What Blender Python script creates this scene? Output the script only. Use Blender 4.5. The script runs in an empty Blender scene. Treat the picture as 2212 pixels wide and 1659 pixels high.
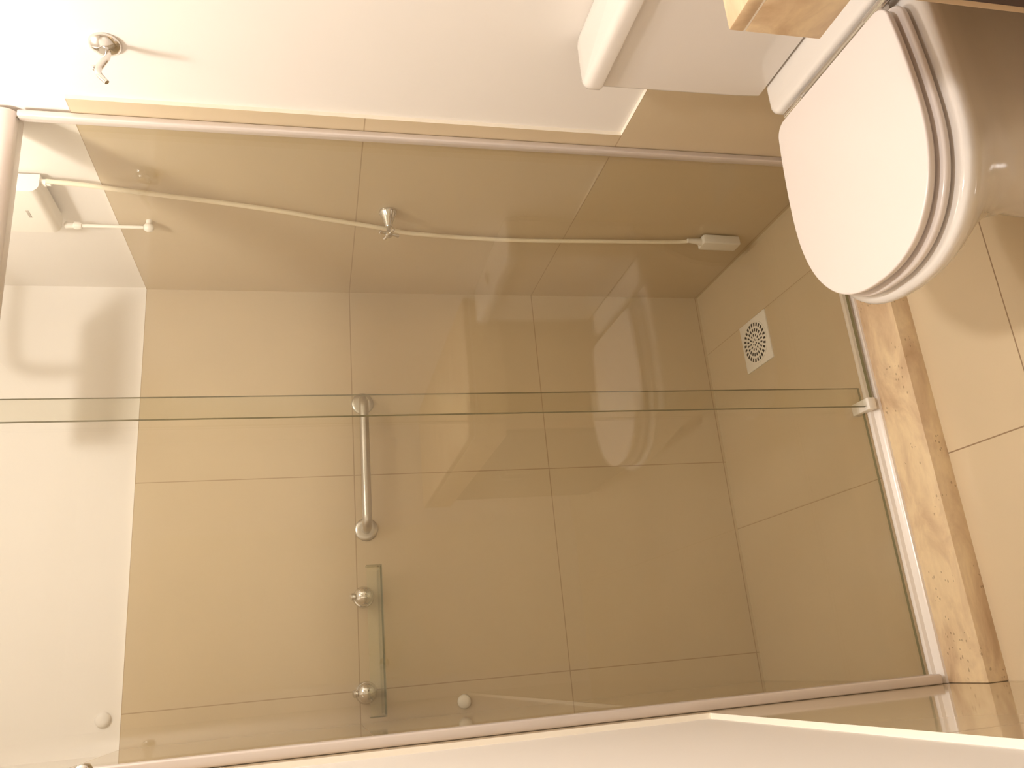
import bpy, bmesh, math, random
from mathutils import Vector, Matrix
PI = math.pi
sc = bpy.context.scene
C = sc.collection
random.seed(7)

# ------------------------------------------------------------------ dimensions (metres)
W, D = 1.279, 0.808          # room width, shower depth (glass plane is Y = 0)
ZT = 1.8246                  # top of the wall tiles inside the shower
ZH = ZT - 1.2                # top of the half-height tiles outside the shower
YP = -0.0766                 # where the full-height tiles end
SF = 0.015                   # shower floor level
CURB0, CURBZ = -0.1327, 0.048
YF, CEIL = -2.55, 2.42
CAM = Vector((0.124, -1.60783, 1.34542))
FOCAL_PX = 1770.07

# ------------------------------------------------------------------ camera
cd = bpy.data.cameras.new('camera'); cam = bpy.data.objects.new('camera', cd); C.objects.link(cam)
cam.matrix_world = Matrix.Translation(CAM) @ Matrix(((-0.087719, 0.943586, -0.319297), (-0.221496, -0.330983, -0.917273), (-0.971208, -0.009739, 0.238034))).to_4x4()
cd.sensor_fit = 'HORIZONTAL'; cd.sensor_width = 36.0
cd.lens = 36.0 * FOCAL_PX / 2212.0
cd.clip_start = 0.02; cd.clip_end = 20
sc.camera = cam

# ------------------------------------------------------------------ world, exposure
w = bpy.data.worlds.new('world'); sc.world = w; w.use_nodes = True
w.node_tree.nodes['Background'].inputs[0].default_value = (0.9, 0.7, 0.5, 1)
w.node_tree.nodes['Background'].inputs[1].default_value = 0.02
sc.view_settings.view_transform = 'Standard'
sc.view_settings.look = 'None'
sc.view_settings.exposure = 0.05
sc.view_settings.gamma = 1.0
sc.view_settings.use_curve_mapping = False
sc.cycles.max_bounces = 14
sc.cycles.transparent_max_bounces = 24
sc.cycles.glossy_bounces = 6
sc.cycles.diffuse_bounces = 6
sc.cycles.use_denoising = True

LAMP_COL = (1.0, 0.95, 0.93)
BULB = (0.80, -0.345, CEIL - 0.085)           # bare globe under its ceiling rose
SPOT = (0.55, -1.42, CEIL - 0.012)            # unseen fill light in front of the vanity, added to match brightness
ld = bpy.data.lights.new('ceiling_bulb_light', 'POINT'); ld.energy = 20.5; ld.shadow_soft_size = 0.045; ld.color = LAMP_COL
o = bpy.data.objects.new('ceiling_bulb_light', ld); o.location = BULB; C.objects.link(o)
ld = bpy.data.lights.new('fill_spot_light', 'AREA'); ld.shape = 'DISK'; ld.size = 0.16; ld.energy = 10.5; ld.color = LAMP_COL; ld.spread = math.radians(125)
o = bpy.data.objects.new('fill_spot_light', ld); o.location = SPOT; C.objects.link(o)

# ------------------------------------------------------------------ material helpers
def S(c):                                  # sRGB 0-255 -> linear
    return tuple(((v/255)/12.92 if v/255 <= 0.04045 else ((v/255+0.055)/1.055)**2.4) for v in c) + (1,)

class N:
    def __init__(s, name):
        s.m = bpy.data.materials.new(name); s.m.use_nodes = True
        s.t = s.m.node_tree; s.n = s.t.nodes; s.b = s.n['Principled BSDF']; s.out = s.n['Material Output']
    def new(s, t, **k):
        o = s.n.new(t)
        for a, v in k.items(): setattr(o, a, v)
        return o
    def link(s, a, b): s.t.links.new(a, b)
    def val(s, x, inp):
        if hasattr(x, 'is_output') or isinstance(x, bpy.types.NodeSocket): s.link(x, inp)
        else: inp.default_value = x
    def math(s, op, a, b=None, c=None):
        o = s.new('ShaderNodeMath', operation=op); s.val(a, o.inputs[0])
        if b is not None: s.val(b, o.inputs[1])
        if c is not None: s.val(c, o.inputs[2])
        return o.outputs[0]
    def mix(s, f, a, b):
        o = s.new('ShaderNodeMix', data_type='RGBA'); s.val(f, o.inputs[0]); s.val(a, o.inputs[6]); s.val(b, o.inputs[7])
        return o.outputs[2]
    def coord(s):
        return s.new('ShaderNodeTexCoord').outputs['Object']
    def sep(s, v):
        o = s.new('ShaderNodeSeparateXYZ'); s.link(v, o.inputs[0]); return o.outputs
    def noise(s, v, scale, detail=3, rough=0.5, dist=0.0, sx=None):
        if sx:
            mp = s.new('ShaderNodeMapping'); s.link(v, mp.inputs[0]); mp.inputs['Scale'].default_value = sx; v = mp.outputs[0]
        o = s.new('ShaderNodeTexNoise'); s.link(v, o.inputs['Vector'])
        o.inputs['Scale'].default_value = scale; o.inputs['Detail'].default_value = detail
        o.inputs['Roughness'].default_value = rough; o.inputs['Distortion'].default_value = dist
        return o.outputs['Fac']
    def ramp(s, f, pts):
        o = s.new('ShaderNodeValToRGB'); s.link(f, o.inputs[0]); e = o.color_ramp.elements
        while len(e) < len(pts): e.new(0.5)
        for k, (pos, col) in enumerate(pts): e[k].position = pos; e[k].color = col
        return o.outputs[0]
    def bump(s, h, strength=0.2, dist=0.001):
        o = s.new('ShaderNodeBump'); s.link(h, o.inputs['Height']); o.inputs['Strength'].default_value = strength
        o.inputs['Distance'].default_value = dist; s.link(o.outputs[0], s.b.inputs['Normal'])

def simple(name, col, rough=0.4, metal=0.0, spec=0.5, coat=0.0, var=0.0):
    k = N(name)
    if var:
        v = k.coord(); f = k.noise(v, 6, 3)
        c = S(col); lo = tuple(x*(1-var) for x in c[:3]) + (1,)
        k.link(k.mix(f, lo, c), k.b.inputs['Base Color'])
    else: k.b.inputs['Base Color'].default_value = S(col)
    k.b.inputs['Roughness'].default_value = rough; k.b.inputs['Metallic'].default_value = metal
    k.b.inputs['Specular IOR Level'].default_value = spec; k.b.inputs['Coat Weight'].default_value = coat
    return k.m

def tile_mat(name, col, grout, lines, rough=0.16, gw=0.0028):
    """lines: (axis, offset, spacing or None) grout lines in object space"""
    k = N(name); v = k.coord(); xyz = k.sep(v); mask = None
    for ax, off, sp in lines:
        d = k.math('SUBTRACT', xyz[ax], off)
        if sp:
            d = k.math('DIVIDE', d, sp); d = k.math('ADD', d, 0.5)
            d = k.math('FRACT', d); d = k.math('SUBTRACT', d, 0.5); d = k.math('MULTIPLY', d, sp)
        d = k.math('ABSOLUTE', d); m_ = k.math('LESS_THAN', d, gw/2)
        mask = m_ if mask is None else k.math('MAXIMUM', mask, m_)
    f1 = k.noise(v, 3.0, 3)
    c = S(col); c2 = tuple(x*0.93 for x in c[:3]) + (1,); c3 = tuple(min(1, x*1.04) for x in c[:3]) + (1,)
    base = k.mix(f1, c2, c3)
    
    if mask is not None:
        base = k.mix(mask, base, S(grout))
        r = k.math('MULTIPLY_ADD', mask, 0.6, rough); k.link(r, k.b.inputs['Roughness'])
    else: k.b.inputs['Roughness'].default_value = rough
    k.link(base, k.b.inputs['Base Color'])
    k.b.inputs['Specular IOR Level'].default_value = 0.5
    return k.m

TILE, GROUT = (209, 191, 160), (172, 150, 120)
M = {}
M['tile_back'] = tile_mat('beige_porcelain_back', TILE, GROUT, [(0, 0.6836, 0.6), (2, ZT-0.6, 0.6)])
M['tile_side'] = tile_mat('beige_porcelain_side', TILE, GROUT, [(1, -0.705, None), (1, -1.305, None), (1, -1.905, None), (2, ZT-0.6, 0.6)], rough=0.06)
M['tile_floor'] = tile_mat('beige_porcelain_floor', (214, 195, 162), (150, 124, 94), [(0, 0.468, 0.6), (1, -0.377, 0.6)], rough=0.12, gw=0.003)
M['tile_shower'] = tile_mat('beige_porcelain_shower_floor', (208, 189, 158), (168, 145, 113), [(0, 0.462, 0.6)], rough=0.14, gw=0.0022)
M['paint'] = simple('cream_wall_paint', (238, 232, 224), 0.75, var=0.02)
M['ceiling'] = simple('white_ceiling_paint', (242, 238, 228), 0.85)
M['trim'] = simple('white_tile_edge', (246, 238, 222), 0.5)
M['ceramic'] = simple('white_glazed_ceramic', (230, 223, 214), 0.08, spec=0.6, coat=0.3)
M['seat'] = simple('white_seat_plastic', (229, 219, 211), 0.22)
M['plastic'] = simple('white_plastic', (240, 234, 222), 0.3)
M['hose'] = simple('ivory_plastic_hose', (238, 226, 200), 0.35)
M['alu'] = simple('satin_white_aluminium', (220, 210, 202), 0.27, metal=0.25)
M['track'] = simple('highlit_aluminium', (240, 232, 222), 0.22)  # bottom track: the bulb's bright highlight is put into this lighter colour
M['chrome'] = simple('chrome', (225, 222, 218), 0.08, metal=1.0)
M['steel'] = simple('brushed_steel', (205, 200, 192), 0.28, metal=1.0)
M['dark'] = simple('dark_gap', (40, 32, 26), 0.7)
M['slot'] = simple('grey_plastic', (176, 164, 146), 0.4)
M['slot_shade'] = simple('dark_slot_shade', (52, 46, 40), 0.6)  # drain openings: the shade inside them is put into this dark colour
M['wenge'] = simple('dark_wenge_laminate', (62, 40, 34), 0.45, var=0.3)
M['carcass'] = simple('tan_laminate_edge', (196, 168, 134), 0.5)
M['doorwood'] = simple('white_door_paint', (232, 224, 208), 0.5)

def travertine(name, light, mid, dark, pit):
    k = N(name); v = k.coord()
    f = k.noise(v, 9.0, 5, 0.6, 0.5, sx=(0.7, 1.4, 1.4))
    base = k.ramp(f, [(0.28, S(dark)), (0.44, S(mid)), (0.60, S(light)), (0.78, S([min(255, x*1.03) for x in light]))])
    g = k.noise(v, 70.0, 4, 0.6, sx=(0.6, 1.3, 1.3))
    base = k.mix(k.math('MULTIPLY', g, 0.6), base, S(mid))
    vo = k.new('ShaderNodeTexVoronoi'); mp = k.new('ShaderNodeMapping'); k.link(v, mp.inputs[0]); mp.inputs['Scale'].default_value = (0.8, 1.2, 1.2)
    k.link(mp.outputs[0], vo.inputs['Vector']); vo.inputs['Scale'].default_value = 95; vo.inputs['Randomness'].default_value = 1
    area = k.noise(v, 14.0, 2)
    near = k.math('LESS_THAN', vo.outputs['Distance'], 0.24)
    sel = k.math('GREATER_THAN', area, 0.60)
    pm = k.math('MULTIPLY', near, sel)
    base = k.mix(k.math('MULTIPLY', pm, 0.5), base, S(pit))
    k.link(base, k.b.inputs['Base Color']); k.b.inputs['Roughness'].default_value = 0.32
    k.bump(k.math('SUBTRACT', 1.0, pm), 0.3, 0.001)
    return k.m
M['travertine'] = travertine('cream_travertine', (238, 216, 174), (208, 180, 144), (178, 144, 106), (128, 94, 60))
M['travertine_edge'] = travertine('brown_travertine', (206, 160, 110), (186, 140, 92), (160, 112, 66), (120, 80, 44))

def glass_mat(name, tint):
    k = N(name); k.n.remove(k.b)
    tr = k.new('ShaderNodeBsdfTransparent'); tr.inputs[0].default_value = tint
    gl = k.new('ShaderNodeBsdfGlossy'); gl.inputs['Roughness'].default_value = 0.0; gl.inputs[0].default_value = (1, 1, 1, 1)
    geo = k.new('ShaderNodeNewGeometry')
    ior = k.math('MULTIPLY_ADD', geo.outputs['Backfacing'], (1/1.52 - 1.52), 1.52)
    fr = k.new('ShaderNodeFresnel'); k.link(ior, fr.inputs['IOR'])
    mx = k.new('ShaderNodeMixShader'); k.link(fr.outputs[0], mx.inputs[0]); k.link(tr.outputs[0], mx.inputs[1]); k.link(gl.outputs[0], mx.inputs[2])
    k.link(mx.outputs[0], k.out.inputs['Surface'])
    return k.m
M['glass'] = glass_mat('clear_tempered_glass', (0.955, 0.955, 0.925, 1))
M['glass_edge'] = simple('green_glass_edge', (124, 118, 84), 0.3)
M['shelf_glass'] = glass_mat('clear_shelf_glass', (0.95, 0.965, 0.925, 1))
M['lip_edge'] = simple('polished_glass_edge', (226, 216, 190), 0.15)

# ------------------------------------------------------------------ mesh helpers
def obj(name, bm, mats, parent=None, smooth=False, auto=None, loc=None):
    me = bpy.data.meshes.new(name); bmesh.ops.recalc_face_normals(bm, faces=bm.faces[:]); bm.to_mesh(me); bm.free()
    if not isinstance(mats, (list, tuple)): mats = [mats]
    for m in mats: me.materials.append(m)
    if smooth:
        for p_ in me.polygons: p_.use_smooth = True
        if auto is not None:
            me.set_sharp_from_angle(angle=math.radians(auto))
    o = bpy.data.objects.new(name, me); C.objects.link(o)
    if parent:
        o.parent = parent; o.matrix_parent_inverse = Matrix.Translation(-Vector(parent.location)) if parent.type == 'EMPTY' else Matrix.Identity(4)
    return o
def tag(o, label=None, cat=None, group=None, kind=None):
    if label: o['label'] = label
    if cat: o['category'] = cat
    if group: o['group'] = group
    if kind: o['kind'] = kind
    return o
def thing(name, loc, label, cat, group=None):
    o = bpy.data.objects.new(name, None); o.location = loc; o.empty_display_size = 0.05; C.objects.link(o)
    return tag(o, label, cat, group)
def box(bm, x0, x1, y0, y1, z0, z1, mi=0, bevel=0.0, seg=2):
    vs = [bm.verts.new((x, y, z)) for x in (x0, x1) for y in (y0, y1) for z in (z0, z1)]
    fs = []
    for a in ((0,1,3,2), (4,6,7,5), (0,4,5,1), (2,3,7,6), (0,2,6,4), (1,5,7,3)):
        f = bm.faces.new([vs[i] for i in a]); f.material_index = mi; fs.append(f)
    if bevel:
        es = list({e for f in fs for e in f.edges})
        r = bmesh.ops.bevel(bm, geom=es, offset=bevel, segments=seg, affect='EDGES', profile=0.5)
        for f in r['faces']: f.material_index = mi
    return fs
def bxo(name, b, mat, parent=None, bevel=0.0, seg=2, smooth=None):
    bm = bmesh.new(); box(bm, *b, bevel=bevel, seg=seg)
    return obj(name, bm, mat, parent, smooth=bevel > 0 if smooth is None else smooth, auto=50)
def frame_of(d):
    d = Vector(d).normalized(); a = Vector((0, 0, 1)) if abs(d.z) < 0.9 else Vector((1, 0, 0))
    u = d.cross(a).normalized(); return u, d.cross(u).normalized(), d
def lathe(bm, prof, base, axis, n=32, cap=True):
    """prof: list of (distance along axis, radius)"""
    u, v, d = frame_of(axis); base = Vector(base); rings = []
    for h, r in prof:
        if r < 1e-6: rings.append([bm.verts.new(base + d*h)])
        else: rings.append([bm.verts.new(base + d*h + (u*math.cos(2*PI*i/n) + v*math.sin(2*PI*i/n))*r) for i in range(n)])
    for a, b in zip(rings, rings[1:]):
        if len(a) == 1 and len(b) == 1: continue
        for i in range(n):
            j = (i+1) % n
            if len(a) == 1: bm.faces.new((a[0], b[i], b[j]))
            elif len(b) == 1: bm.faces.new((a[i], a[j], b[0]))
            else: bm.faces.new((a[i], a[j], b[j], b[i]))
    if cap:
        for r in (rings[0], rings[-1]):
            if len(r) > 1: bm.faces.new(r)
def tube(bm, pts, rad, n=16, cap=True):
    pts = [Vector(p) for p in pts]; rads = rad if isinstance(rad, (list, tuple)) else [rad]*len(pts)
    t0 = (pts[1]-pts[0]).normalized(); u, v, _ = frame_of(t0); rings = []
    for k, p in enumerate(pts):
        a = pts[max(k-1, 0)]; b = pts[min(k+1, len(pts)-1)]; t = (b-a).normalized()
        u = (u - t*u.dot(t)).normalized(); v = t.cross(u)
        rings.append([bm.verts.new(p + (u*math.cos(2*PI*i/n) + v*math.sin(2*PI*i/n))*rads[k]) for i in range(n)])
    for a, b in zip(rings, rings[1:]):
        for i in range(n):
            j = (i+1) % n; bm.faces.new((a[i], a[j], b[j], b[i]))
    if cap: bm.faces.new(rings[0]); bm.faces.new(rings[-1])
def spline(pts, n=12):
    pts = [Vector(p) for p in pts]; P = [pts[0]*2-pts[1]] + pts + [pts[-1]*2-pts[-2]]; out = []
    for i in range(1, len(P)-2):
        a, b, c, d = P[i-1:i+3]
        for k in range(n):
            t = k/n
            out.append(0.5*((2*b) + (c-a)*t + (2*a-5*b+4*c-d)*t*t + (3*b-3*c+d-a)*t**3))
    out.append(P[-2]); return out
def loft(bm, rings, cap=True, mi=0):
    R = [[bm.verts.new(p) for p in r] for r in rings]; n = len(R[0])
    for a, b in zip(R, R[1:]):
        for i in range(n):
            j = (i+1) % n; f = bm.faces.new((a[i], a[j], b[j], b[i])); f.material_index = mi
    if cap:
        for r in (R[0], R[-1]):
            f = bm.faces.new(r); f.material_index = mi
    return R
def offset(poly, d):
    """inset a CCW 2D outline by d (negative grows)"""
    n = len(poly); out = []
    for i in range(n):
        a = Vector(poly[i-1]); b = Vector(poly[i]); c = Vector(poly[(i+1) % n])
        t = (c-a).normalized(); nrm = Vector((-t.y, t.x)); out.append((b.x+nrm.x*d, b.y+nrm.y*d))
    return out
def slab(bm, poly, z0, z1, r=0.004, rb=None, seg=4, dome=0.0):
    rb = r if rb is None else rb; rings = []
    for k in range(seg+1):
        a = PI/2*k/seg; q = offset(poly, rb*(1-math.sin(a))); rings.append([(x, y, z0 + rb*(1-math.cos(a))) for x, y in q])
    for k in range(seg+1):
        a = PI/2*k/seg; q = offset(poly, r*(1-math.cos(a))); rings.append([(x, y, z1 - r + r*math.sin(a)) for x, y in q])
    if dome:
        cx = sum(p[0] for p in poly)/len(poly); cy = sum(p[1] for p in poly)/len(poly)
        base = rings[-1]
        for s_ in (0.9, 0.7, 0.4, 0.1):
            rings.append([(cx+(x-cx)*s_, cy+(y-cy)*s_, z1 + dome*(1-s_*s_)) for x, y, z in base])
    loft(bm, rings)

# ------------------------------------------------------------------ the room shell
T = 0.010                                    # tiles stand proud of the paint by this much
def wall_side(name, x_in, s):
    """x_in: tile surface; s=+1 wall lies on +X side"""
    bm = bmesh.new(); xo = x_in + s*0.12; xp = x_in + s*T
    lo = lambda a, b: (min(a, b), max(a, b))
    box(bm, *lo(xp, xo), YF, D+0.12, -0.1, CEIL, 0)
    # full-height tiles in the shower, half-height tiles in the room, seen as one proud layer
    def cl(y0, y1, z1):
        fs = box(bm, *lo(x_in, xp+s*0.002), y0, y1, -0.05, z1, 1)
        for f in fs:
            f.normal_update(); n = f.calc_center_median()
            if abs(n.z - z1) < 1e-4 or (abs(n.y - y0) < 1e-4 and y0 == YP): f.material_index = 2
    cl(YP, D+0.002, ZT); cl(YF, YP+0.0001, ZH)
    o = obj(name, bm, [M['paint'], M['tile_side'], M['trim']]); tag(o, kind='structure'); return o
wall_side('wall_right', W, 1)
wall_side('wall_left', 0.0, -1)
bm = bmesh.new(); box(bm, -0.12, W+0.12, D+T, D+0.12, -0.1, CEIL, 0)
for f in box(bm, -0.009, W+0.009, D, D+T+0.002, -0.05, ZT, 1):
    if abs(f.calc_center_median().z - ZT) < 1e-4: f.material_index = 2
tag(obj('wall_back', bm, [M['paint'], M['tile_back'], M['trim']]), kind='structure')
bm = bmesh.new(); box(bm, -0.12, W+0.12, YF-0.12, YF, -0.1, CEIL, 0)
tag(obj('wall_front', bm, M['paint']), kind='structure')
bm = bmesh.new(); box(bm, -0.12, W+0.12, YF-0.12, D+0.12, CEIL, CEIL+0.1, 0)
tag(obj('ceiling', bm, M['ceiling']), kind='structure')
bm = bmesh.new(); box(bm, -0.005, W+0.005, YF, CURB0+0.01, -0.1, 0.0, 0); box(bm, -0.005, W+0.005, CURB0+0.01, D+0.005, -0.1, SF, 1)
tag(obj('floor', bm, [M['tile_floor'], M['tile_shower']]), kind='structure')
# travertine curb
bm = bmesh.new(); box(bm, 0.0005, W-0.0005, CURB0, 0.026, -0.02, CURBZ, 0, bevel=0.002)
tag(obj('trim_1', bm, [M['travertine']], smooth=True, auto=40), kind='structure')
# room door, on the wall behind the camera
bm = bmesh.new(); box(bm, 0.10, 0.82, YF-0.01, YF+0.02, 0, 2.08); 
d1 = obj('door_1', bm, M['doorwood']); tag(d1, kind='structure')
bm = bmesh.new(); lathe(bm, [(0, .024), (.008, .024), (.01, .01), (.05, .01)], (0.17, YF+.02, 1.02), (0, 1, 0), 20)
tube(bm, [(0.17, YF+.065, 1.02), (0.21, YF+.07, 1.02), (0.29, YF+.07, 1.018)], .008, 12)
obj('door_handle', bm, M['chrome'], d1, smooth=True, auto=40)
# ceiling lamp, and the ring of the added fill light
t = thing('ceiling_lamp', (BULB[0], BULB[1], CEIL), 'round white ceiling lamp holder above the toilet', 'lamp')
bm = bmesh.new(); lathe(bm, [(0, .055), (.008, .055), (.014, .035), (.032, .024), (.034, 0)], (BULB[0], BULB[1], CEIL), (0, 0, -1), 36); obj('lamp_holder', bm, M['plastic'], t, smooth=True, auto=40)
t = thing('fill_downlight', (SPOT[0], SPOT[1], CEIL), 'unseen white downlight in front of the vanity, added to match brightness', 'light')
bm = bmesh.new(); lathe(bm, [(0, .085), (.008, .105), (.002, .108), (0, .108)], (SPOT[0], SPOT[1], CEIL-.010), (0, 0, 1), 40, cap=False)
obj('trim_ring', bm, M['plastic'], t, smooth=True, auto=40)

# ------------------------------------------------------------------ shower screen
scr = thing('shower_screen', (W/2, 0, CURBZ), 'white aluminium framed shower screen with a clear fixed pane on the travertine curb', 'shower screen')
# header rail, a rounded hollow bar
bm = bmesh.new(); prof = []
yc, zc, hy, hz, r = 0.0, 1.960, 0.036, 0.035, 0.026
for cx, cz, a0 in ((hy-r, hz-r, 0), (-(hy-r), hz-r, 90), (-(hy-r), -(hz-r), 180), (hy-r, -(hz-r), 270)):
    for k in range(9):
        a = math.radians(a0 + 90*k/8); prof.append((yc + cx + r*math.cos(a), zc + cz + r*math.sin(a)))
loft(bm, [[(x, y, z) for y, z in prof] for x in (0.0005, W-0.0005)])
obj('header_rail', bm, M['alu'], scr, smooth=True, auto=40)
# wall channels
for side in (0, 1):
    bm = bmesh.new()
    xw = 0.0005 if side == 0 else W-0.0005; s_ = 1 if side == 0 else -1
    a, b = sorted((xw, xw+s_*(0.020 if side == 0 else 0.0145)))
    box(bm, a, b, -0.034, -0.010 if side else -0.001, CURBZ+.0225, 1.9245, bevel=0.0035, seg=3)
    obj('wall_channel', bm, M['alu'], scr, smooth=True, auto=50)
# bottom track with raised ribs
bm = bmesh.new()
prof = [(-.022, 0), (-.022, .006), (-.018, .010), (-.006, .013), (-.004, .021), (.003, .0225), (.007, .021), (.009, .013), (.017, .012), (.021, .008), (.022, 0)]
loft(bm, [[(x, y, CURBZ+z) for y, z in prof] for x in (0.0005, W-0.0005)])
obj('bottom_track', bm, M['track'], scr, smooth=True, auto=35)
# fixed pane (right) and sliding door (left)
def pane(name, x0, x1, y0, y1, z0, z1, mat, parent=None):
    bm = bmesh.new()
    for f in box(bm, x0, x1, y0, y1, z0, z1, 0):
        c = f.calc_center_median()
        if abs(c.y-y0) > 1e-5 and abs(c.y-y1) > 1e-5: f.material_index = 1
    return obj(name, bm, [mat, M['glass_edge']], parent)
pane('glass_pane', 0.613, W-0.012, -0.023, -0.013, CURBZ+.020, 1.93, M['glass'], scr)
bm = bmesh.new(); box(bm, 0.604, 0.632, -0.030, 0.034, CURBZ+.019, CURBZ+.040, bevel=.002); obj('guide_block', bm, M['plastic'], scr, smooth=True, auto=50)
sd = thing('sliding_door', (0.334, 0.012, CURBZ), 'clear glass sliding door of the shower, left of the fixed pane', 'shower door')
pane('glass_pane', 0.004, 0.667, 0.007, 0.015, CURBZ+.0275, 1.93, M['glass'], sd)

# ------------------------------------------------------------------ electric water heater, hose, handset, valve, pipe
h = thing('water_heater', (W, 0.30, 1.948), 'flat white electric water heater high on the right shower wall', 'water heater')
bm = bmesh.new()
rr = 0.020; x1 = W-0.046
sect = [(W-0.0005, 1.948)] + [(x1 + rr - rr*math.sin(math.radians(90*k/8)), 1.948 + rr - rr*math.cos(math.radians(90*k/8))) for k in range(9)] + [(x1, 2.15), (x1+.01, 2.16), (W-0.0005, 2.16)]
loft(bm, [[(x, y, z) for x, z in sect] for y in (.206, .395)])
obj('casing', bm, M['plastic'], h, smooth=True, auto=40)
bm = bmesh.new(); box(bm, x1-.001, x1+.002, .292, .324, 1.993, 1.999, bevel=.0004); obj('indicator_slot', bm, M['slot'], h)
bm = bmesh.new(); lathe(bm, [(0, .009), (.012, .009), (.013, .007), (.022, .007)], (W-.014, .220, 1.949), (0, 0, -1), 20); obj('hose_outlet', bm, M['plastic'], h, smooth=True, auto=40)

hose_pts = [(W-.014, .212, 1.936), (W-.014, .222, 1.85), (W-.015, .232, 1.79), (W-.018, .268, 1.556), (W-.016, .304, 1.402), (W-.016, .330, 1.308), (W-.014, .372, 1.15), (W-.013, .398, 1.057), (W-.013, .415, .79), (W-.013, .405, .512), (W-.014, .394, .295), (W-.018, .375, .236)]
bm = bmesh.new(); tube(bm, spline(hose_pts, 14), .0058, 14)
tag(obj('shower_hose', bm, M['hose'], smooth=True, auto=60), 'long ivory shower hose hanging down the right shower wall', 'hose')
hs = thing('hand_shower', (W-.022, .38, .09), 'white hand shower head hanging near the floor at the end of the hose', 'shower head')
bm = bmesh.new(); tube(bm, [(W-.018, .375, .252), (W-.018, .377, .225), (W-.019, .379, .205)], [.006, .0085, .011], 18); obj('neck', bm, M['plastic'], hs, smooth=True, auto=50)
bm = bmesh.new()
rings = []
for z, hw, th in ((.207, .012, .008), (.205, .022, .013), (.200, .0245, .0145), (.15, .0235, .0145), (.090, .0225, .0145), (.086, .0215, .0135)):
    cy = .381 + (0.207-z)*0.03; ring = []
    for k in range(24):
        a = 2*PI*k/24; ca, sa = math.cos(a), math.sin(a); e = 0.22
        ring.append((W-.0175 + th*math.copysign(abs(ca)**e, ca), cy + hw*math.copysign(abs(sa)**e, sa), z))
    rings.append(ring)
loft(bm, rings); obj('head', bm, M['plastic'], hs, smooth=True, auto=40)

v = thing('shower_valve', (W, .308, 1.143), 'chrome stop valve with conical flange and cross handle on the right shower wall', 'valve')
bm = bmesh.new(); lathe(bm, [(0, .024), (.004, .0245), (.008, .022), (.030, .013), (.044, .0085), (.046, .0075)], (W-.0005, .308, 1.143), (-1, 0, 0), 32); obj('flange', bm, M['chrome'], v, smooth=True, auto=40)
bm = bmesh.new(); lathe(bm, [(0, .006), (.016, .006)], (W-.045, .308, 1.143), (-1, 0, 0), 20)
obj('stem', bm, M['steel'], v, smooth=True, auto=40)
bm = bmesh.new(); lathe(bm, [(0, .007), (.003, .010), (.012, .010), (.016, .006), (.017, 0)], (W-.060, .308, 1.143), (-1, 0, 0), 24)
for k in range(4):
    a = math.radians(20 + 90*k); d_ = Vector((0, math.cos(a), math.sin(a))); c0 = Vector((W-.067, .308, 1.143))
    tube(bm, [c0 + d_*.006, c0 + d_*.016, c0 + d_*.022, c0 + d_*.027, c0 + d_*.029], [.0042, .0038, .0052, .0052, .002], 14)
obj('cross_handle', bm, M['chrome'], v, smooth=True, auto=40)

pp = thing('inlet_pipe', (W-.018, .398, 1.743), 'short white water pipe with fittings below the electric heater', 'pipe')
bm = bmesh.new(); tube(bm, [(W-.020, .402, 1.925), (W-.020, .400, 1.76)], .0045, 16); obj('tube', bm, M['plastic'], pp, smooth=True, auto=40)
bm = bmesh.new(); lathe(bm, [(0, .007), (.006, .010), (.016, .010), (.018, .007), (.024, .0075), (.036, .0095), (.040, .006)], (W-.020, .402, 1.905), (0, 0, 1), 24); obj('top_fitting', bm, M['plastic'], pp, smooth=True, auto=40)
bm = bmesh.new(); lathe(bm, [(0, .0055), (.004, .010), (.012, .012), (.020, .010), (.024, .006)], (W-.020, .400, 1.735), (0, 0, 1), 24)
lathe(bm, [(0, .008), (.004, .0075), (.018, .007)], (W-.0005, .400, 1.747), (-1, 0, 0), 24); obj('wall_elbow', bm, M['plastic'], pp, smooth=True, auto=40)

oh = thing('added_shower_head', (W, .38, 2.235), 'unseen flat white shower head on a wall arm, added to cast the back wall shadow', 'shower head')  # out of view; head and arm placed to cast the back wall shadow
bm = bmesh.new(); slab(bm, [(.80, .24), (1.05, .24), (1.05, .44), (.80, .44)], 2.095, 2.108, r=.004); obj('head', bm, M['plastic'], oh, smooth=True, auto=40)
bm = bmesh.new(); tube(bm, spline([(W+T-.001, .38, 2.235), (1.15, .38, 2.235), (.97, .38, 2.23), (.94, .38, 2.19), (.94, .38, 2.103)], 8), .010, 16); lathe(bm, [(0, .03), (.006, .028), (.012, .012)], (W+T-.0005, .38, 2.235), (-1, 0, 0), 28); obj('arm', bm, M['chrome'], oh, smooth=True, auto=50)

# ------------------------------------------------------------------ grab bar
g = thing('grab_bar', (0.712, D, 1.194), 'horizontal brushed steel grab bar on the back shower wall', 'grab bar')
zb = 1.194; off = 0.062
for x in (0.905, 0.522):
    bm = bmesh.new(); lathe(bm, [(0, .033), (.003, .033), (.006, .030), (.007, .020)], (x, D-.0005, zb), (0, -1, 0), 36); obj('wall_flange', bm, M['steel'], g, smooth=True, auto=40)
bm = bmesh.new()
path = [(0.905, D-.004, zb)]
for k in range(9):
    a = math.radians(90*k/8); path.append((0.905 - .03*(1-math.cos(a)), D - off + .03 - .03*math.sin(a), zb))
for k in range(9):
    a = math.radians(90*(1-k/8)); path.append((0.522 + .03*(1-math.cos(a)), D - off + .03 - .03*math.sin(a), zb))
path.append((0.522, D-.004, zb)); tube(bm, path, .0135, 24)
obj('bar', bm, M['steel'], g, smooth=True, auto=40)

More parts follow.
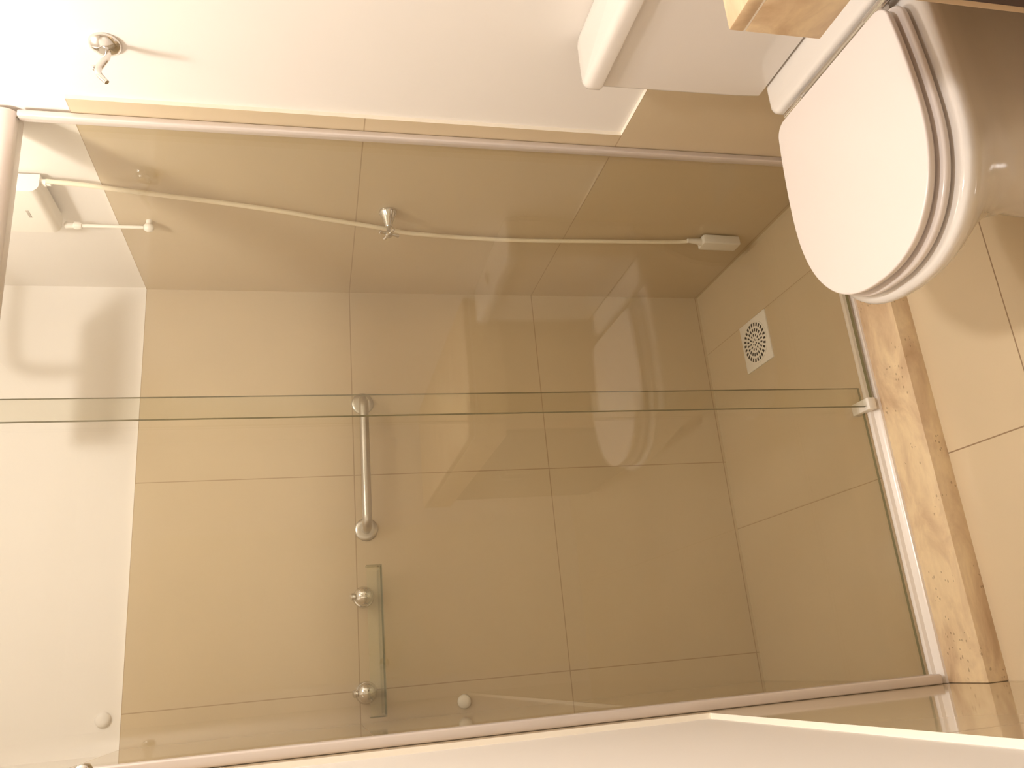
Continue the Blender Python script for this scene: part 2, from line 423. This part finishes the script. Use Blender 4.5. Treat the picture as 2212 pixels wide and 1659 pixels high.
# ------------------------------------------------------------------ glass shelf
sh = thing('glass_shelf', (0.21, D, 1.165), 'small clear glass shelf on two chrome supports left of the grab bar', 'shelf')
zs, yf_ = 1.168, D-.118
bm = bmesh.new()
for f in box(bm, 0.022, 0.403, yf_+.003, D-.004, zs-.005, zs, 0):
    c = f.calc_center_median()
    if abs(c.z-zs) > .001 and abs(c.z-(zs-.005)) > .001: f.material_index = 1
obj('shelf_plate', bm, [M['shelf_glass'], M['glass_edge']], sh)
def lip_path(x0, x1, y0, y1, r, m=8):
    P = [(x1, y1)]
    for k in range(m+1): a_ = PI/2*k/m; P.append((x1-r+r*math.cos(a_), y0+r-r*math.sin(a_)))
    for k in range(m+1): a_ = PI/2*k/m; P.append((x0+r-r*math.sin(a_), y0+r-r*math.cos(a_)))
    P.append((x0, y1)); return P
bm = bmesh.new(); po = lip_path(.016, .409, yf_-.002, D-.062, .022); pi_ = lip_path(.0195, .4055, yf_+.0015, D-.062, .0185)
rows = [[bm.verts.new((x, y, z)) for x, y in p_] for p_ in (po, pi_) for z in (zs-.006, zs+.036)]
for i in range(len(po)-1):
    for (A, B, mi) in ((0, 1, 0), (2, 3, 0), (0, 2, 1), (1, 3, 2)):
        f = bm.faces.new((rows[A][i], rows[A][i+1], rows[B][i+1], rows[B][i])); f.material_index = mi
for i in (0, len(po)-1):
    f = bm.faces.new((rows[0][i], rows[1][i], rows[3][i], rows[2][i])); f.material_index = 1
obj('front_lip', bm, [M['shelf_glass'], M['glass_edge'], M['lip_edge']], sh, smooth=True, auto=30)
for x in (0.331, 0.078):
    bm = bmesh.new(); lathe(bm, [(0, .030), (.003, .030), (.007, .027), (.010, .014), (.016, .013), (.020, .019), (.027, .0245), (.036, .0265), (.045, .0245), (.052, .018), (.057, .009), (.058, 0)], (x, D-.0005, zs+.040), (0, -1, 0), 36)
    f_ = obj('wall_support', bm, M['chrome'], sh, smooth=True, auto=40)
    bm = bmesh.new(); lathe(bm, [(0, .008), (.004, .008), (.006, .0105), (.011, .0105), (.015, .006), (.016, 0)], (x, D-.037, zs+.063), (0, 0, 1), 20)
    obj('clamp_knob', bm, M['chrome'], f_, smooth=True, auto=40)

# ------------------------------------------------------------------ wall caps
def cap(x, z, mat, label):
    bm = bmesh.new(); lathe(bm, [(0, .019), (.006, .0185), (.010, .0155), (.012, .008), (.0125, 0)], (x, D + (T if z > ZT else 0) - .0005, z), (0, -1, 0), 28)
    return tag(obj('pipe_cap', bm, mat, smooth=True, auto=50), label, 'pipe cap')
cap(0.030, 0.940, M['plastic'], 'round white cap on the tiled back wall, low in the left corner')
cap(0.075, 1.868, M['paint'], 'round cream cap on the painted strip above the back wall tiles')

# ------------------------------------------------------------------ towel hooks
def hook(y, z, x, s, label):
    """x: wall surface, s: direction into the room"""
    t = thing('towel_hook', (x, y, z), label, 'hook')
    bm = bmesh.new(); lathe(bm, [(0, .029), (.002, .0295), (.007, .0275), (.012, .022), (.016, .013), (.0175, .0085)], (x, y, z), (s, 0, 0), 36); obj('rosette', bm, M['chrome'], t, smooth=True, auto=50)
    bm = bmesh.new()
    pts = spline([(x+s*.012, y, z+.002), (x+s*.024, y, z-.002), (x+s*.034, y, z-.004), (x+s*.043, y, z+.002), (x+s*.052, y, z+.004), (x+s*.066, y, z-.010)], 6) if False else spline([(x+s*.010, y, z-.006), (x+s*.030, y, z-.006), (x+s*.048, y, z+.003), (x+s*.060, y, z+.008), (x+s*.072, y, z+.005), (x+s*.088, y, z-.009)], 8)
    n = len(pts); tube(bm, pts, [.0044 + .0024*math.sin(PI*k/(n-1)) for k in range(n)], 16)
    obj('hook_arm', bm, M['chrome'], t, smooth=True, auto=60)
    bm = bmesh.new(); lathe(bm, [(0, 0), (.001, .004), (.004, .0058), (.008, .004), (.009, 0)], pts[n//2+2] + Vector((0, 0, .003)), (0, 0, 1), 16); obj('knob', bm, M['chrome'], t, smooth=True, auto=60)
    return t
hook(-.235, 1.716, W+T, -1, 'chrome towel hook on the cream right wall beside the shower')
wk = thing('towel_peg', (-T, -.24, 1.662), 'chrome peg on the painted left wall, only its rounded tip in view', 'peg')
bm = bmesh.new(); lathe(bm, [(0, .027), (.004, .026), (.009, .018), (.012, .010)], (-T, -.24, 1.662), (1, 0, 0), 32); obj('rosette', bm, M['chrome'], wk, smooth=True, auto=50)
bm = bmesh.new(); lathe(bm, [(0, .008), (.014, .007), (.026, .009), (.034, .0125), (.041, .0125), (.046, .009), (.048, 0)], (-T+.004, -.24, 1.662), (1, 0, 0), 28); obj('peg', bm, M['chrome'], wk, smooth=True, auto=50)

# ------------------------------------------------------------------ floor drain
dr = thing('floor_drain', (0.983, .493, SF), 'square white floor drain with rings of slots on the shower floor', 'drain')
cx, cy, hw = 0.983, 0.493, 0.0775
bm = bmesh.new(); box(bm, cx-hw, cx+hw, cy-hw, cy+hw, SF-.002, SF+.0035, bevel=.0015); obj('frame_plate', bm, M['plastic'], dr, smooth=True, auto=40)
bm = bmesh.new(); lathe(bm, [(0, .066), (.0015, .066), (.0022, .064), (.0026, 0)], (cx, cy, SF+.0033), (0, 0, 1), 48); gr = obj('grate', bm, M['plastic'], dr, smooth=True, auto=30)
bm = bmesh.new()
for r0, n, L_, w_ in ((.0555, 26, .011, .0072), (.0380, 20, .0095, .0056), (.0225, 12, .008, .0052), (.0090, 6, .006, .004)):
    for k in range(n):
        a = 2*PI*k/n; ca, sa = math.cos(a), math.sin(a); q = []
        for dx, dy in ((-L_/2, -w_*.4), (L_/2, -w_/2), (L_/2, w_/2), (-L_/2, w_*.4)):
            rr_ = r0+dx; q.append(bm.verts.new((cx + rr_*ca - dy*sa, cy + rr_*sa + dy*ca, SF+.0064)))
        lo = [bm.verts.new(v_.co - Vector((0, 0, .002))) for v_ in q]
        bm.faces.new(q); bm.faces.new(lo)
        for i in range(4): bm.faces.new((q[i], q[(i+1) % 4], lo[(i+1) % 4], lo[i]))
obj('slots', bm, M['slot_shade'], gr)

# ------------------------------------------------------------------ toilet
YT = -.591
def dshape(xf, xr, hw, xc=None, n=2.3, rear=0.03, hwr=None, N_=28):
    """D outline, front towards -X; CCW seen from above"""
    hwr = hw if hwr is None else hwr
    xc = xf + (xr-xf)*0.53 if xc is None else xc; a = xc - xf; P = []
    for k in range(2*N_+1):                       # front: from +Y side round the nose to -Y side
        t = PI/2 + PI*k/(2*N_); c, s_ = math.cos(t), math.sin(t)
        P.append((xc - a*abs(c)**(2/n), YT + hw*math.copysign(abs(s_)**(2/n), s_)))
    m = 5
    for k in range(1, m): f = k/m; P.append((xc + (xr-rear-xc)*f, YT - (hw + (hwr-hw)*f*f)))
    for k in range(7):
        t = math.radians(-90 + 90*k/6); P.append((xr - rear + rear*math.cos(t), YT - hwr + rear + rear*math.sin(t)))
    for k in range(1, 8): P.append((xr, YT - (hwr-rear)*(1-k/4)))
    P.pop()
    for k in range(7):
        t = math.radians(90*k/6); P.append((xr - rear + rear*math.cos(t), YT + hwr - rear + rear*math.sin(t)))
    for k in range(1, m): f = 1-k/m; P.append((xc + (xr-rear-xc)*f, YT + (hw + (hwr-hw)*f*f)))
    return P
to = thing('toilet', (1.0, YT, 0), 'white ceramic close-coupled toilet with its lid down, against the right wall', 'toilet')
# bowl and pedestal
bm = bmesh.new(); rings = []
for z, xf, xr, hw, n in ((0.0, .775, 1.235, .118, 2.6), (.012, .785, 1.235, .113, 2.6), (.06, .795, 1.235, .108, 2.6), (.14, .800, 1.235, .108, 2.5), (.21, .780, 1.24, .118, 2.4), (.27, .740, 1.25, .138, 2.3), (.32, .695, 1.262, .160, 2.3), (.36, .655, 1.268, .177, 2.3), (.380, .640, 1.270, .185, 2.3), (.392, .633, 1.270, .190, 2.3), (.405, .629, 1.271, .1925, 2.3), (.412, .631, 1.269, .191, 2.3), (.417, .639, 1.265, .183, 2.3), (.4175, .655, 1.26, .170, 2.3)):
    rings.append([(x, y, z) for x, y in dshape(xf, xr, hw, n=n, xc=xf+.23 if z > .3 else xf+.20, hwr=hw*(.96 if z > .3 else 1.0), rear=.03)])
loft(bm, rings); body = obj('bowl', bm, M['ceramic'], to, smooth=True, auto=50)
# raised rear deck
def rrect(x0, x1, y0, y1, r, m=6):
    P = []
    for cx_, cy_, a0 in ((x1-r, y1-r, 0), (x0+r, y1-r, 90), (x0+r, y0+r, 180), (x1-r, y0+r, 270)):
        for k in range(m+1): a = math.radians(a0+90*k/m); P.append((cx_+r*math.cos(a), cy_+r*math.sin(a)))
    return P
bm = bmesh.new(); slab(bm, rrect(1.106, 1.272, YT-.205, YT+.205, .028), .405, .440, r=.010, rb=.004); obj('rear_deck', bm, M['ceramic'], to, smooth=True, auto=50)
lidp = dshape(.643, 1.053, .174, xc=.862, hwr=.164, rear=.030)
seatp = dshape(.640, 1.060, .177, xc=.862, hwr=.168, rear=.03)
bm = bmesh.new(); slab(bm, seatp, .4225, .4400, r=.004, rb=.012); obj('seat', bm, M['seat'], to, smooth=True, auto=50)
bm = bmesh.new(); slab(bm, lidp, .4450, .466, r=.003, rb=.016); obj('lid', bm, M['seat'], to, smooth=True, auto=50)
for y in (YT-.125, YT+.125):
    bm = bmesh.new(); tube(bm, [(1.078, y-.030, .440), (1.078, y+.030, .440)], .0085, 18); box(bm, 1.052, 1.076, y-.012, y+.012, .430, .446)
    obj('hinge', bm, M['chrome'], to, smooth=True, auto=40)
bm = bmesh.new(); tube(bm, [(1.090, YT-.150, .431), (1.090, YT+.150, .431)], .0075, 18); obj('gap_shade_bar', bm, M['steel'], to, smooth=True, auto=40)  # bar added across the hinge gap to darken it like the lid's shade
for s_ in (1, -1):
    bm = bmesh.new(); lathe(bm, [(0, .0085), (.006, .0085), (.010, .005), (.011, 0)], (.86, YT + s_*.1075, .05), (0, s_, 0), 18); obj('bolt_cap', bm, M['plastic'], to, smooth=True, auto=50)
# cistern
bm = bmesh.new(); rings = []
for z, g_ in ((.4405, .012), (.446, .004), (.50, .002), (.788, 0)):
    rings.append([(x, y, z) for x, y in rrect(1.172+g_, W+T-.0005, YT-.230+g_, YT+.232-g_, .012)])
loft(bm, rings); obj('cistern', bm, M['ceramic'], to, smooth=True, auto=50)
bm = bmesh.new(); slab(bm, rrect(1.158, W+T-.0005, YT-.237, YT+.239, .030), .790, .826, r=.016, rb=.004, dome=.004); lidt = obj('cistern_lid', bm, M['ceramic'], to, smooth=True, auto=60)
bm = bmesh.new(); lathe(bm, [(0, .021), (.004, .021), (.0055, .018), (.006, 0)], (1.215, YT, .8295), (0, 0, 1), 28); obj('flush_button', bm, M['chrome'], lidt, smooth=True, auto=50)

# ------------------------------------------------------------------ vanity
XC, YC1, YC0 = .822, -.897, -2.10
ct = thing('vanity_counter', (1.05, -1.5, .725), 'cream and brown travertine vanity counter with a deep apron beside the toilet', 'counter')
def basin_counter():
    bm = bmesh.new(); box(bm, XC, W+T-.0005, YC0, YC1, .830, .850, bevel=.0025)
    return obj('countertop', bm, M['travertine'], ct, smooth=True, auto=40)
basin_counter()
bm = bmesh.new(); box(bm, XC+.0005, XC+.0205, YC0, YC1-.0005, .725, .8275, bevel=.001); box(bm, XC+.0205, W-.0005, YC1-.0205, YC1-.0005, .725, .8275, bevel=.001); obj('apron', bm, M['travertine'], ct, smooth=True, auto=40)
bm = bmesh.new(); box(bm, XC+.0015, XC+.020, YC0+.001, YC1-.0015, .8265, .831); box(bm, XC+.02, W-.001, YC1-.02, YC1-.0015, .8265, .831); obj('seam', bm, M['trim'], ct)
cb = thing('vanity_cabinet', (1.06, -1.5, .2), 'dark wood vanity cabinet with a tan edge under the travertine counter', 'cabinet')
bm = bmesh.new(); box(bm, .862, W-.0005, -.956, -.936, .0, .7245, bevel=.001); obj('side_panel', bm, M['carcass'], cb, smooth=True, auto=40)
bm = bmesh.new(); box(bm, .868, W-.0005, -2.08, -.957, .06, .08); box(bm, .862, W-.0005, -2.09, -2.07, .0, .7245); obj('carcass', bm, M['carcass'], cb)
for k in range(2):
    y1 = -.959 - k*.555; bm = bmesh.new(); box(bm, .846, .864, y1-.552, y1, .065, .715, bevel=.001); dd = obj('door', bm, M['wenge'], cb, smooth=True, auto=40)
    bm = bmesh.new(); yy = y1-.5 if k == 0 else y1-.05; tube(bm, [(.846, yy, .50), (.826, yy, .505), (.826, yy, .60), (.846, yy, .605)], .004, 12); obj('door_handle', bm, M['chrome'], dd, smooth=True, auto=50)
